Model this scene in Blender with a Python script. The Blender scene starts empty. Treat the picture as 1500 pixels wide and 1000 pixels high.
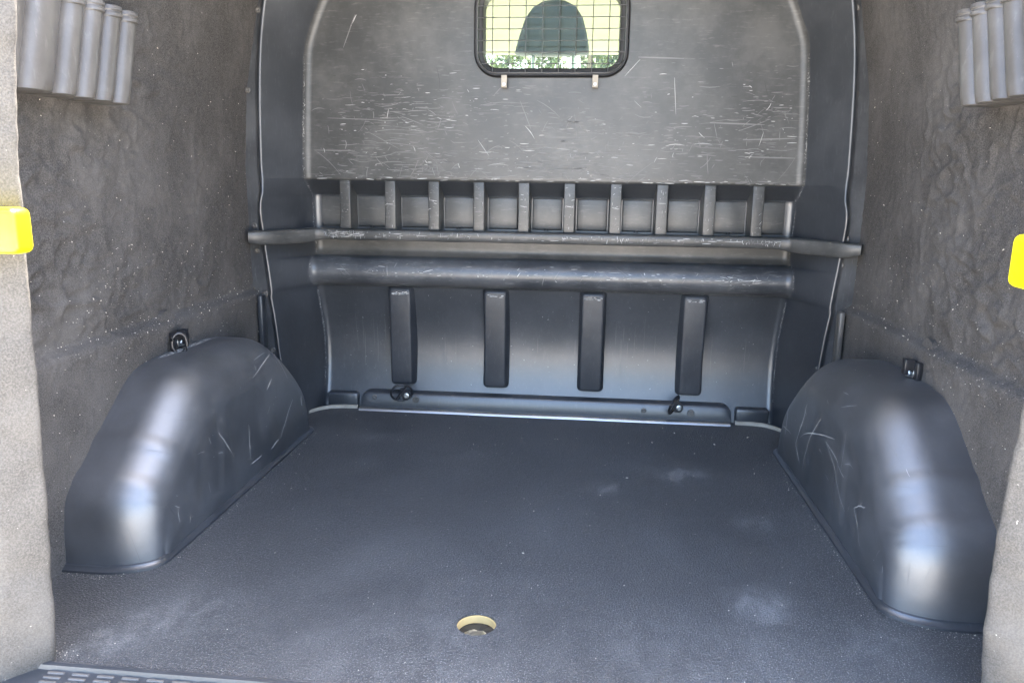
import bpy, bmesh, math, random
from mathutils import Vector, Matrix, noise
rnd = random.Random(7)
scene = bpy.context.scene
COL = scene.collection

# ------------------------------------------------------------------ camera
F_PX = 1117.0
CAM = Vector((0.126, 0.0, 0.68))
_y = Vector((116, 235, -F_PX)).normalized()
_x = Vector((11550, -395, F_PX)); _x = (_x - _y * _x.dot(_y)).normalized()
_z = _x.cross(_y)
ROT = Matrix((_x, _y, _z))                      # camera -> world
def ray(px, py): return ROT @ Vector((px - 750, 500 - py, -F_PX))
def on_y(px, py, Y):
    d = ray(px, py); return CAM + d * (Y / d.y)
cam_d = bpy.data.cameras.new('camera'); cam = bpy.data.objects.new('camera', cam_d)
COL.objects.link(cam); scene.camera = cam
cam_d.sensor_width = 36; cam_d.lens = F_PX / 1500 * 36
cam_d.clip_start = 0.02; cam_d.clip_end = 500
cam.matrix_world = Matrix.Translation(CAM) @ ROT.to_4x4()

# ------------------------------------------------------------------ sky, sun, exposure
SUN_EL, SUN_AZ = math.radians(62), math.radians(30)     # azimuth clockwise from +Y: front right of the van
world = bpy.data.worlds.new('World'); scene.world = world; world.use_nodes = True
wn = world.node_tree.nodes; wl = world.node_tree.links
sky = wn.new('ShaderNodeTexSky'); sky.sky_type = 'NISHITA'; sky.sun_disc = False
sky.sun_elevation = SUN_EL; sky.sun_rotation = SUN_AZ
sky.air_density = 1.0; sky.dust_density = 4.0; sky.ozone_density = 1.0
wl.new(sky.outputs[0], wn['Background'].inputs[0]); wn['Background'].inputs[1].default_value = 0.15
sd = bpy.data.lights.new('sun', 'SUN'); sd.energy = 4.2; sd.angle = math.radians(0.53); sd.color = (1.0, 0.93, 0.83)
sun = bpy.data.objects.new('sun', sd); COL.objects.link(sun)
sdir = Vector((math.sin(SUN_AZ) * math.cos(SUN_EL), math.cos(SUN_AZ) * math.cos(SUN_EL), math.sin(SUN_EL)))
sun.rotation_euler = sdir.to_track_quat('Z', 'Y').to_euler(); sun.location = (6, 4, 8)
scene.view_settings.view_transform = 'Standard'; scene.view_settings.look = 'None'
scene.view_settings.exposure = 3.78; scene.view_settings.gamma = 1.0
scene.cycles.max_bounces = 8; scene.cycles.diffuse_bounces = 5
scene.cycles.sample_clamp_indirect = 6.0

# ------------------------------------------------------------------ helpers
def link(o, parent=None):
    COL.objects.link(o)
    if parent: o.parent = parent
    return o
def root_of(p):
    v = Vector((0, 0, 0))
    while p: v += p.location; p = p.parent
    return v
def mesh_obj(name, verts, faces, mat, parent=None, smooth=True, angle=40):
    """verts in world coordinates; shifted to the parent's frame"""
    off = root_of(parent)
    me = bpy.data.meshes.new(name)
    me.from_pydata([tuple(Vector(v) - off) for v in verts], [], faces); me.update()
    bm = bmesh.new(); bm.from_mesh(me); bmesh.ops.recalc_face_normals(bm, faces=bm.faces)
    for f in bm.faces: f.smooth = smooth
    if smooth:
        lim = math.radians(angle)
        for e in bm.edges:
            if len(e.link_faces) == 2 and e.calc_face_angle(0) > lim: e.smooth = False
    bm.to_mesh(me); bm.free()
    me.materials.append(mat)
    return link(bpy.data.objects.new(name, me), parent)
def bm_obj(name, bm, mat, parent=None, smooth=True, angle=40):
    vs = [v.co.copy() for v in bm.verts]; bm.verts.index_update()
    fs = [[v.index for v in f.verts] for f in bm.faces]; bm.free()
    return mesh_obj(name, vs, fs, mat, parent, smooth, angle)
def empty(name, loc, label, cat, group=None):
    o = bpy.data.objects.new(name, None); o.location = loc; o.empty_display_size = 0.05
    COL.objects.link(o); return tag(o, label, cat, group)
def tag(o, label=None, cat=None, group=None, kind=None):
    if label: o['label'] = label
    if cat: o['category'] = cat
    if group: o['group'] = group
    if kind: o['kind'] = kind
    return o
def box_bm(bm, lo, hi, bevel=0.0, seg=2, taper=0.0):
    r = bmesh.ops.create_cube(bm, size=1.0)
    c = [(a + b) / 2 for a, b in zip(lo, hi)]; s = [b - a for a, b in zip(lo, hi)]
    for v in r['verts']: v.co = Vector((c[0] + v.co.x * s[0], c[1] + v.co.y * s[1], c[2] + v.co.z * s[2]))
    if bevel:
        es = list({e for v in r['verts'] for e in v.link_edges})
        bmesh.ops.bevel(bm, geom=es, offset=bevel, segments=seg, profile=0.5, affect='EDGES')
def box(name, lo, hi, mat, parent=None, bevel=0.0, seg=2):
    bm = bmesh.new(); box_bm(bm, lo, hi, bevel, seg); return bm_obj(name, bm, mat, parent)
def frame_of(d):
    d = d.normalized(); a = Vector((0, 0, 1)) if abs(d.z) < 0.9 else Vector((1, 0, 0))
    u = d.cross(a).normalized(); return u, u.cross(d)
def tube_geo(pts, r, n=8, closed=False, cap=True):
    pts = [Vector(p) for p in pts]; V = []; Fc = []; m = len(pts)
    for i, p in enumerate(pts):
        if closed: d = pts[(i + 1) % m] - pts[i - 1]
        else: d = pts[min(i + 1, m - 1)] - pts[max(i - 1, 0)]
        u, w = frame_of(d)
        rr = r[i] if isinstance(r, (list, tuple)) else r
        for k in range(n):
            a = 2 * math.pi * k / n; V.append(p + (u * math.cos(a) + w * math.sin(a)) * rr)
    for i in range(m if closed else m - 1):
        for k in range(n):
            a, b = i * n + k, i * n + (k + 1) % n
            c, d2 = ((i + 1) % m) * n + (k + 1) % n, ((i + 1) % m) * n + k
            Fc.append((a, b, c, d2))
    if cap and not closed:
        Fc.append(tuple(range(n))[::-1]); Fc.append(tuple((m - 1) * n + k for k in range(n)))
    return V, Fc
def tube(name, pts, r, mat, parent=None, n=8, closed=False):
    V, Fc = tube_geo(pts, r, n, closed); return mesh_obj(name, V, Fc, mat, parent, angle=60)
def lathe(name, prof, origin, axis, mat, parent=None, n=20):
    """prof: (radius, height along axis)"""
    origin = Vector(origin); axis = Vector(axis).normalized(); u, w = frame_of(axis); V = []; Fc = []
    for r, h in prof:
        for k in range(n):
            a = 2 * math.pi * k / n; V.append(origin + axis * h + (u * math.cos(a) + w * math.sin(a)) * r)
    m = len(prof)
    for i in range(m - 1):
        for k in range(n): Fc.append((i * n + k, i * n + (k + 1) % n, (i + 1) * n + (k + 1) % n, (i + 1) * n + k))
    Fc.append(tuple(range(n))[::-1]); Fc.append(tuple((m - 1) * n + k for k in range(n)))
    return mesh_obj(name, V, Fc, mat, parent, angle=35)
def fillet(pts, radii, n=5):
    """2-D polyline with its inner corners rounded; same vertex count for any shape"""
    P = [Vector(p) for p in pts]; out = [P[0]]
    for i in range(1, len(P) - 1):
        r = radii[i - 1]; a = (P[i - 1] - P[i]); b = (P[i + 1] - P[i])
        t = min(r, a.length * 0.45, b.length * 0.45)
        A = P[i] + a.normalized() * t; B = P[i] + b.normalized() * t
        for k in range(n + 1):
            s = k / n; out.append(A * (1 - s) ** 2 + P[i] * 2 * s * (1 - s) + B * s * s)
    out.append(P[-1]); return out
def sstep(a, b, x): t = min(1, max(0, (x-a)/(b-a))); return t*t*(3-2*t)
def lerp_table(tab, z):
    if z <= tab[0][0]: return tab[0][1]
    for (a, va), (b, vb) in zip(tab, tab[1:]):
        if z <= b: return va + (vb - va) * (z - a) / (b - a)
    return tab[-1][1]
def smooth_table(tab, z):
    if z <= tab[0][0]: return tab[0][1]
    if z >= tab[-1][0]: return tab[-1][1]
    for i in range(len(tab) - 1):
        if z <= tab[i + 1][0]:
            (x0, y0), (x1, y1) = tab[i], tab[i + 1]
            m0 = (tab[i + 1][1] - tab[i - 1][1]) / (tab[i + 1][0] - tab[i - 1][0]) if i > 0 else (y1 - y0) / (x1 - x0)
            m1 = (tab[i + 2][1] - tab[i][1]) / (tab[i + 2][0] - tab[i][0]) if i < len(tab) - 2 else (y1 - y0) / (x1 - x0)
            h = x1 - x0; t = (z - x0) / h
            return (2*t**3-3*t**2+1)*y0 + (t**3-2*t**2+t)*h*m0 + (-2*t**3+3*t**2)*y1 + (t**3-t**2)*h*m1
def grid_faces(nr, nc, off=0):
    return [(off + i*nc + j, off + i*nc + j + 1, off + (i+1)*nc + j + 1, off + (i+1)*nc + j) for i in range(nr-1) for j in range(nc-1)]

# ------------------------------------------------------------------ materials
class NT:
    def __init__(s, name):
        s.m = bpy.data.materials.new(name); s.m.use_nodes = True; s.t = s.m.node_tree
        s.b = s.t.nodes['Principled BSDF']; s.pos = s.t.nodes.new('ShaderNodeNewGeometry').outputs['Position']
    def n(s, typ, **kw):
        nd = s.t.nodes.new(typ)
        for k, v in kw.items(): setattr(nd, k, v)
        return nd
    def L(s, a, b): s.t.links.new(a, b)
    def scaled(s, sc):
        v = s.n('ShaderNodeVectorMath', operation='MULTIPLY'); s.L(s.pos, v.inputs[0]); v.inputs[1].default_value = sc; return v.outputs[0]
    def noise(s, scale, detail=4, rough=0.55, stretch=None, dist=0.0):
        nd = s.n('ShaderNodeTexNoise'); nd.inputs['Scale'].default_value = scale; nd.inputs['Detail'].default_value = detail
        nd.inputs['Roughness'].default_value = rough; nd.inputs['Distortion'].default_value = dist
        s.L(s.scaled(stretch) if stretch else s.pos, nd.inputs['Vector']); return nd.outputs['Fac']
    def ramp(s, fac, stops):
        r = s.n('ShaderNodeMapRange'); s.L(fac, r.inputs['Value'])
        r.inputs['From Min'].default_value, r.inputs['From Max'].default_value, r.inputs['To Min'].default_value, r.inputs['To Max'].default_value = stops
        r.interpolation_type = 'SMOOTHSTEP'; return r.outputs[0]
    def math(s, op, a, b):
        m = s.n('ShaderNodeMath', operation=op)
        for i, v in enumerate((a, b)):
            if isinstance(v, (int, float)): m.inputs[i].default_value = v
            else: s.L(v, m.inputs[i])
        return m.outputs[0]
    def mix(s, fac, a, b):
        m = s.n('ShaderNodeMix', data_type='RGBA')
        if isinstance(fac, (int, float)): m.inputs[0].default_value = fac
        else: s.L(fac, m.inputs[0])
        for i, v in ((6, a), (7, b)):
            if isinstance(v, tuple): m.inputs[i].default_value = (*v, 1)
            else: s.L(v, m.inputs[i])
        return m.outputs[2]
    def bump(s, h, strength, dist=0.002, prev=None):
        b = s.n('ShaderNodeBump'); b.inputs['Strength'].default_value = strength; b.inputs['Distance'].default_value = dist
        s.L(h, b.inputs['Height'])
        if prev is not None: s.L(prev, b.inputs['Normal'])
        return b.outputs[0]
    def done(s, col=None, rough=None, normal=None, metal=0.0, spec=0.5, ior=1.5):
        i = s.b.inputs; i['IOR'].default_value = ior
        for key, v in (('Base Color', col), ('Roughness', rough)):
            if v is None: continue
            if isinstance(v, tuple): i[key].default_value = (*v, 1)
            elif isinstance(v, (int, float)): i[key].default_value = v
            else: s.L(v, i[key])
        if normal is not None: s.L(normal, i['Normal'])
        i['Metallic'].default_value = metal; i['Specular IOR Level'].default_value = spec
        return s.m
def plain(name, col, rough=0.5, metal=0.0, spec=0.5, var=0.12):
    t = NT(name); f = t.noise(35, 4)
    return t.done(t.mix(f, tuple(c*(1-var) for c in col), tuple(min(1, c*(1+var)) for c in col)), rough, None, metal, spec)
def plastic(name, col, rough, dusty, scuff=0.35, streak=(1.0, 1.0, 14.0), haze=0.25, spec=0.5, ior=1.5):
    """worn moulded plastic: faint dust film, fine rubbed streaks, speckles"""
    t = NT(name)
    film = t.ramp(t.noise(5.5, 6, 0.68), (0.36, 0.68, 0.0, haze))
    st = t.ramp(t.noise(26, 6, 0.72, streak), (0.53, 0.74, 0.0, scuff))
    f = t.math('MINIMUM', t.math('ADD', film, st), 0.85)
    c = t.mix(f, col, dusty)
    r = t.math('ADD', t.math('MULTIPLY', f, 0.08), rough)
    nb = t.bump(t.noise(900, 2), 0.10, 0.0006); nb = t.bump(t.noise(16, 2), 0.12, 0.004, nb)
    return t.done(c, r, nb, spec=spec, ior=ior)
def carpet(name, dark, light):
    t = NT(name)
    fib = t.noise(420, 3, 0.7); clump = t.noise(55, 5, 0.65); big = t.noise(6, 4, 0.6)
    c = t.mix(t.ramp(fib, (0.3, 0.72, 0.0, 1.0)), dark, light)
    c = t.mix(t.ramp(big, (0.35, 0.75, 0.0, 0.40)), c, tuple(x * 1.5 for x in light))
    fleck = t.ramp(t.noise(170, 2, 0.5), (0.74, 0.79, 0.0, 0.8))
    c = t.mix(fleck, c, (0.42, 0.40, 0.36))
    nb = t.bump(fib, 0.35, 0.003); nb = t.bump(clump, 0.3, 0.006, nb)
    m = t.done(c, 0.95, nb, spec=0.15)
    t.b.inputs['Sheen Weight'].default_value = 0.0; t.b.inputs['Sheen Roughness'].default_value = 0.6
    return m
M = {}
M['panel'] = plastic('worn_grey_plastic', (0.037, 0.038, 0.0375), 0.38, (0.20, 0.195, 0.185), 0.30, (1.0, 1.0, 6.0), 0.24, 0.5)
M['plastic'] = plastic('dark_plastic', (0.022, 0.025, 0.030), 0.34, (0.14, 0.147, 0.16), 0.20, (6.0, 6.0, 1.2), 0.15, 0.9, 1.55)
M['pad'] = plastic('pad_plastic', (0.024, 0.027, 0.032), 0.42, (0.14, 0.145, 0.155), 0.2, (6.0, 6.0, 1.2), 0.15, 0.4)
M['flange'] = plastic('rubbed_flange_plastic', (0.040, 0.042, 0.046), 0.38, (0.20, 0.205, 0.21), 0.35, (5.0, 5.0, 1.0), 0.3, 0.8)
M['roll'] = plastic('scuffed_dark_plastic', (0.030, 0.033, 0.038), 0.38, (0.24, 0.245, 0.25), 0.55, (1.0, 1.0, 7.0), 0.22, 0.8)
M['arch'] = plastic('wheel_arch_plastic', (0.024, 0.027, 0.032), 0.44, (0.12, 0.125, 0.135), 0.14, (3.0, 1.0, 3.0), 0.34, 1.0, 1.8)
M['flute'] = plastic('light_grey_plastic', (0.082, 0.076, 0.069), 0.36, (0.28, 0.27, 0.255), 0.26, (4.0, 4.0, 1.0), 0.2, 0.45)
M['carpet'] = carpet('felt_carpet', (0.034, 0.0318, 0.0298), (0.104, 0.0975, 0.0915))
M['carpet_lit_dusty'] = carpet('lit_dusty_felt_carpet', (0.062, 0.058, 0.053), (0.116, 0.109, 0.099))  # same felt lightened for daylight on the pillars, plus pale sawdust fibres
M['scratch'] = plain('pale_scrape', (0.42, 0.42, 0.41), 0.7)
M['scratch_dim'] = plain('faint_scrape', (0.145, 0.145, 0.143), 0.6)
M['scratch_dark'] = plain('dark_scuff', (0.02, 0.02, 0.022), 0.6)
M['crumb'] = plain('sawdust', (0.60, 0.55, 0.46), 0.8)
M['rubber'] = plain('black_rubber', (0.010, 0.010, 0.011), 0.5)
M['wire'] = plain('coated_wire', (0.085, 0.085, 0.088), 0.35)
M['steel'] = plain('zinc_steel', (0.55, 0.55, 0.53), 0.35, 1.0)
M['black_metal'] = plain('black_painted_steel', (0.018, 0.018, 0.02), 0.3)
M['alu'] = plain('aluminium_strip', (0.42, 0.43, 0.44), 0.36, 1.0)
M['yellow'] = plain('yellow_plastic', (0.86, 0.72, 0.004), 0.35, var=0.03)
M['ply'] = plain('plywood_edge', (0.62, 0.44, 0.19), 0.7, var=0.25)
M['ply_grey'] = plain('scraped_plywood_edge', (0.30, 0.275, 0.23), 0.7, var=0.35)
M['seat'] = plain('charcoal_seat_fabric', (0.016, 0.016, 0.018), 0.85)
M['lining'] = plain('cream_headlining', (0.125, 0.122, 0.072), 0.9, var=0.05)
M['bark'] = plain('bark', (0.10, 0.075, 0.05), 0.9)
M['leaf'] = plain('leaf', (0.048, 0.066, 0.010), 0.6, var=0.5)
M['white_lining'] = plain('white_roof_lining', (0.72, 0.71, 0.68), 0.85, var=0.04)  # unseen roof, made white to brighten the wheel arches
M['pavement'] = plain('pale_concrete', (0.50, 0.475, 0.435), 0.9)
def on_z(px, py, z=0.0):
    d = ray(px, py); return CAM + d * ((z - CAM.z) / d.z)
def floor_mat():
    t = NT('grained_rubber_floor')
    vo = t.n('ShaderNodeTexVoronoi'); vo.inputs['Scale'].default_value = 330; t.L(t.pos, vo.inputs['Vector'])
    grain = t.noise(420, 2, 0.5)
    film = t.ramp(t.noise(3.2, 6, 0.66, (1, 1, 1), 0.6), (0.42, 0.76, 0.03, 0.22))
    smear = t.ramp(t.noise(11, 6, 0.70, (1.0, 0.45, 1.0), 0.5), (0.54, 0.76, 0.0, 0.16))
    f = t.math('ADD', film, smear)
    wisp = t.ramp(t.noise(24, 5, 0.7, (1.0, 0.6, 1.0), 0.6), (0.38, 0.66, 0.0, 1.0))
    for px, py, r, amt in ((1000, 696, 0.085, 1.0), (1112, 885, 0.08, 0.8), (1105, 768, 0.06, 0.6), (885, 716, 0.06, 0.5), (690, 668, 0.07, 0.4), (250, 900, 0.12, 0.35), (150, 935, 0.10, 0.4),
                           (1290, 940, 0.10, 0.4), (620, 960, 0.25, 0.22), (1000, 975, 0.25, 0.25), (540, 640, 0.06, 0.4)):
        p = on_z(px, py); d = t.n('ShaderNodeVectorMath', operation='DISTANCE'); t.L(t.pos, d.inputs[0]); d.inputs[1].default_value = p
        g = t.ramp(d.outputs['Value'], (r, r*0.15, 0.0, amt)); f = t.math('ADD', f, t.math('MULTIPLY', g, wisp))
    pick = t.ramp(grain, (0.36, 0.64, 0.30, 1.30))
    f = t.math('MINIMUM', t.math('MULTIPLY', f, pick), 0.9)
    c = t.mix(f, (0.039, 0.041, 0.044), (0.180, 0.182, 0.184))
    tick = t.math('MULTIPLY', t.ramp(t.noise(400, 1, 0.5), (0.58, 0.68, 0.0, 0.75)), t.ramp(t.noise(2.0, 3), (0.3, 0.6, 0.4, 1.0)))
    c = t.mix(tick, c, (0.25, 0.245, 0.24))
    nb = t.bump(vo.outputs['Distance'], 0.8, 0.0022); nb = t.bump(grain, 0.6, 0.0020, nb)
    return t.done(c, t.math('ADD', t.math('MULTIPLY', f, 0.25), 0.44), nb)
M['floor'] = floor_mat()
def glass_mat():
    t = NT('dirty_tinted_glass'); nt = t.t
    tr = nt.nodes.new('ShaderNodeBsdfTransparent'); tr.inputs[0].default_value = (0.86, 0.93, 0.84, 1)
    gl = nt.nodes.new('ShaderNodeBsdfGlossy'); gl.inputs['Roughness'].default_value = 0.05; gl.inputs[0].default_value = (0.9, 0.95, 0.9, 1)
    df = nt.nodes.new('ShaderNodeBsdfDiffuse'); df.inputs[0].default_value = (0.5, 0.52, 0.44, 1)
    m1 = nt.nodes.new('ShaderNodeMixShader'); m1.inputs[0].default_value = 0.014
    m2 = nt.nodes.new('ShaderNodeMixShader'); t.L(t.ramp(t.noise(14, 4), (0.35, 0.75, 0.004, 0.04)), m2.inputs[0])
    t.L(tr.outputs[0], m1.inputs[1]); t.L(gl.outputs[0], m1.inputs[2]); t.L(m1.outputs[0], m2.inputs[1]); t.L(df.outputs[0], m2.inputs[2])
    t.L(m2.outputs[0], nt.nodes['Material Output'].inputs[0]); return t.m
M['glass'] = glass_mat()

# ------------------------------------------------------------------ the setting
GZ = -0.55
V = [(0, 0, GZ)]; n = 48
V += [(60*math.cos(2*math.pi*k/n), 60*math.sin(2*math.pi*k/n), GZ) for k in range(n)]
tag(mesh_obj('ground', V, [(0, 1+k, 1+(k+1) % n) for k in range(n)], M['pavement'], smooth=False), kind='structure')

CX = 0.005
WALL = [(-0.05, 0.775), (0.0, 0.775), (0.362, 0.774), (0.370, 0.777), (0.379, 0.795), (0.55, 0.797), (0.71, 0.797), (0.90, 0.782), (1.12, 0.737), (1.24, 0.690), (1.33, 0.630)]
def wall_x(z): return lerp_table(WALL, z)
HX, HY, HR = -0.029, 1.066, 0.031         # hole in the floor
def floor_build():
    V = []; Fc = []; N = 40; Y0, Y1, X1 = 0.893, 2.26, 0.83; S = 0.12
    zt, zb = 0.0, -0.004
    def sq(a):
        c, s = math.cos(a), math.sin(a); k = S / max(abs(c), abs(s)); return HX + c*k, HY + s*k
    for r in range(3):
        for k in range(N):
            a = 2*math.pi*(k + 0.5)/N if False else 2*math.pi*k/N
            if r == 0: V.append((HX + HR*math.cos(a), HY + HR*math.sin(a), zb))
            elif r == 1: V.append((HX + HR*math.cos(a), HY + HR*math.sin(a), zt))
            else: x, y = sq(a); V.append((x, y, zt))
    for r in range(2):
        for k in range(N): Fc.append((r*N+k, r*N+(k+1) % N, (r+1)*N+(k+1) % N, (r+1)*N+k))
    def quad(x0, y0, x1, y1):
        b = len(V); V.extend([(x0, y0, zt), (x1, y0, zt), (x1, y1, zt), (x0, y1, zt)]); Fc.append((b, b+1, b+2, b+3))
    quad(-X1, Y0, HX-S, Y1); quad(HX+S, Y0, X1, Y1); quad(HX-S, HY+S, HX+S, Y1); quad(HX-S, Y0, HX+S, HY-S)
    b = len(V); V.extend([(-X1, Y0, zt), (X1, Y0, zt), (X1, Y0, zb), (-X1, Y0, zb)]); Fc.append((b, b+1, b+2, b+3))
    return mesh_obj('floor', V, Fc, M['floor'], smooth=False)
floor = tag(floor_build(), 'dark blue grey grained rubber load floor with a small round hole', kind='structure')
def hole_ring():
    V = []; Fc = []; N = 40
    for (r, z) in ((HR-0.0012, -0.0045), (HR-0.0012, -0.017), (HR+0.02, -0.017), (HR+0.02, -0.0045)):
        for k in range(N):
            a = 2*math.pi*k/N; V.append((HX+r*math.cos(a), HY+r*math.sin(a), z))
    for r in range(4):
        for k in range(N): Fc.append((r*N+k, r*N+(k+1) % N, ((r+1) % 4)*N+(k+1) % N, ((r+1) % 4)*N+k))
    mesh_obj('plywood_edge', V, Fc, M['ply'], floor)
    # metal pan below with torn black sealant and a bright bracket
    bm = bmesh.new(); box_bm(bm, (HX-0.06, HY-0.06, -0.026), (HX+0.06, HY+0.06, -0.022)); bm_obj('metal_pan', bm, M['steel'], floor)
    V = []; Fc = []
    q = random.Random(3)
    for k in range(14):
        a = 2*math.pi*k/14; r = HR*(0.82 + 0.28*q.random()); V.append((HX+r*math.cos(a), HY+0.004+r*math.sin(a), -0.0195 + 0.003*q.random()))
    V.append((HX, HY, -0.0165)); Fc = [(k, (k+1) % 14, 14) for k in range(14)]
    mesh_obj('torn_sealant', V, Fc, M['black_metal'], floor, smooth=False)
    V = []; Fc = []
    for i in range(6):
        for j in range(5): V.append((HX-0.02+0.036*i/5 + q.uniform(-.001, .001), HY-0.030+0.040*j/4, -0.0125 - 0.004*(i in (0, 5)) - 0.005*(j > 3) + 0.002*noise.noise(Vector((i*1.3, j*1.7, 2)))))
    mesh_obj('bent_bracket', V, grid_faces(6, 5), M['steel'], floor, smooth=False)
hole_ring()

WV = {}                                                           # wall surface points, for things that lie on the carpet
def wall_at(s, y, z):
    i = min(260, max(0, round((z+0.04)/1.37*260))); j = min(269, max(0, round((y-0.93)/1.33*269))); return WV[s][i*270+j][0]
def carpet_wall(name, s):
    V = []; ny, zs = 270, [-0.04 + 1.37*i/260 for i in range(261)]
    for z in zs:
        for j in range(ny):
            y = 0.93 + (2.26-0.93)*j/(ny-1); x = wall_x(z)
            p = Vector((y*1.0, z, s*5.0))
            up = min(1, max(0.12, (z-0.30)/0.15))
            near = min(1, max(0.18, (1.95-y)/0.6))*min(1, max(0.4, (1.15-z)/0.4))
            a = noise.fractal(p*7, 0.9, 2.0, 3)
            wq = Vector((y*6, z*10, s)); w = abs(noise.noise(wq + 0.7*noise.noise_vector(wq*1.9)))
            w2 = abs(noise.noise(Vector((y*13+3, z*22, s)) + 0.5*noise.noise_vector(wq*3.3)))
            m = max(0, noise.noise(p*3.1) + 0.35)
            x += (0.006*a - 0.011*max(0, 0.15-w)/0.15*m - 0.005*max(0, 0.2-w2)/0.2*(0.2+m) + (0.002+0.004*m)*noise.fractal(Vector((y*20, z*36, s*5)), 0.7, 2.0, 3))*up*near
            x += 0.0015*noise.noise(Vector((y*80, z*80, s)))
            V.append((CX + s*x, y, z))
    WV[s] = V
    return tag(mesh_obj(name, V, grid_faces(len(zs), ny), M['carpet'], angle=180), kind='structure')
wall_left = carpet_wall('wall_left', -1); wall_right = carpet_wall('wall_right', 1)

def pillar(name, s, edge, yf):
    """carpeted pillar at the side of the rear opening: front face turned to the outside, then the inner face running to the wall"""
    V = []; zs = [-0.03 + 1.36*i/150 for i in range(151)]
    for z in zs:
        e = smooth_table(edge, z); o = abs(wall_x(z)) + 0.20
        e += 0.003*noise.noise(Vector((z*18, s, 0))) + 0.0015*noise.noise(Vector((z*60, s, 3)))
        pts = fillet([(o, yf-0.10), (e+0.06, yf-0.055), (e, yf), (wall_x(z)-0.004, yf+0.12), (wall_x(z)+0.05, yf+0.16)], [0.05, 0.012, 0.03], 6)
        row = []
        for a, b in zip(pts, pts[1:]):
            k = max(1, 4)
            for i in range(k): row.append(a.lerp(b, i/k))
        row.append(pts[-1])
        for q in row:
            d = 0.003*noise.fractal(Vector((q.x*16, q.y*16, z*16)), 0.9, 2.0, 3)
            V.append((CX + s*(q.x + d), q.y + d, z))
    nc = len(V)//len(zs)
    return tag(mesh_obj(name, V, grid_faces(len(zs), nc), M['carpet_lit_dusty'], angle=180), kind='structure')
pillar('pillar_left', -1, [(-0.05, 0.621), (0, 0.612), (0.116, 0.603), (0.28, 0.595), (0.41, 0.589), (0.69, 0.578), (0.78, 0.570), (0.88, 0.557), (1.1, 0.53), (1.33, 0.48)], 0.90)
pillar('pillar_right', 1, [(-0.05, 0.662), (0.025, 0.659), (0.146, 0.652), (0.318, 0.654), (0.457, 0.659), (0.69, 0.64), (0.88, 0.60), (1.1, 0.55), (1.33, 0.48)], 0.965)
# unseen roof over part of the load space and the cream lining over the cab
V = []
for y in (1.30, 1.55, 1.85, 2.24):  # roof starts well forward, leaving a gap for sky light on the arches
    for j in range(13):
        x = -0.66 + 1.32*j/12; V.append((CX + x, y, 1.30 + 0.04*(1-(x/0.66)**2)))
V2 = [(x, y, z+0.05) for x, y, z in V]
tag(mesh_obj('cut_back_ceiling', V + V2, grid_faces(4, 13) + grid_faces(4, 13, 52), M['white_lining']), kind='structure')
V = []
for i, (y, z) in enumerate(((2.20, 1.36), (2.6, 1.345), (3.0, 1.295), (3.3, 1.225), (3.42, 1.200), (3.45, 1.205), (3.3, 1.30), (2.6, 1.42), (2.2, 1.43))):
    for j in range(9): V.append((CX - 0.85 + 1.7*j/8, y, z))
tag(mesh_obj('cab_ceiling', V, grid_faces(9, 9), M['lining']), kind='structure')

# ------------------------------------------------------------------ bulkhead
BK = empty('bulkhead', (CX, 2.2, 0.0), 'moulded dark plastic bulkhead across the load space with window, ribs and pads', 'bulkhead')
RIDGE = [(0, 0.700), (0.20, 0.718), (0.30, 0.727), (0.36, 0.735), (0.375, 0.737), (0.55, 0.752), (0.61, 0.752), (0.64, 0.746), (0.72, 0.748), (0.954, 0.738), (1.118, 0.716), (1.2, 0.69), (1.33, 0.60)]
CORN = [(0, 0.656), (0.36, 0.663), (0.375, 0.666), (0.68, 0.668), (1.00, 0.652), (1.045, 0.642), (1.14, 0.600), (1.33, 0.48)]
def lower_y(z): return 2.168 + 0.040*math.sin(math.pi*min(1, max(0, z/0.372)))
def back_y(z):
    if z < 0.372: return lower_y(z)
    if z < 0.458: return 2.168 - 0.052*math.sqrt(max(0, 1-((z-0.415)/0.0435)**2))
    if z < 0.478: return 2.168 + 0.012*math.sin((z-0.458)/0.02*math.pi/2)
    if z < 0.530: return 2.180 - 0.006*(z-0.478)/0.052
    if z < 0.632: return 2.172
    if z < 0.672: t = (z-0.632)/0.04; return 2.172 - 0.056*t
    t = z - 0.672
    return 2.110 + 0.006*max(0, 1 - t/0.008)**2
def section(z):
    c = smooth_table(CORN, z); r = smooth_table(RIDGE, z); yb = back_y(z); wx = wall_x(z) + 0.012
    if z < 0.37: r += 0.004; c += 0.004
    rp = 1.985 - 0.012*math.exp(-((z-0.60)/0.05)**2)
    # half section from the wall inwards; slight lip where the flange meets the ridge
    return fillet([(wx, 2.004), (max(r+0.014, r+0.001), 1.998), (r, rp), (c, yb), (c-0.10, yb)], [0.004, 0.020, 0.015], 5)
def zrows(a, b, step): 
    k = max(1, round((b-a)/step)); return [a + (b-a)*i/k for i in range(k+1)]
rows_all = (zrows(-0.02, 0.370, 0.012) + zrows(0.3722, 0.4578, 0.0035) + zrows(0.459, 0.528, 0.006) + zrows(0.532, 0.631, 0.012)
            + zrows(0.633, 0.671, 0.006) + [0.6725, 0.675, 0.678, 0.681] + zrows(0.69, 1.33, 0.02))
SEC = {z: section(z) for z in rows_all}
nsec = len(SEC[rows_all[0]])
CUT = nsec - 1 - 6 - 0                                           # index of first point of the corner fillet
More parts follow.
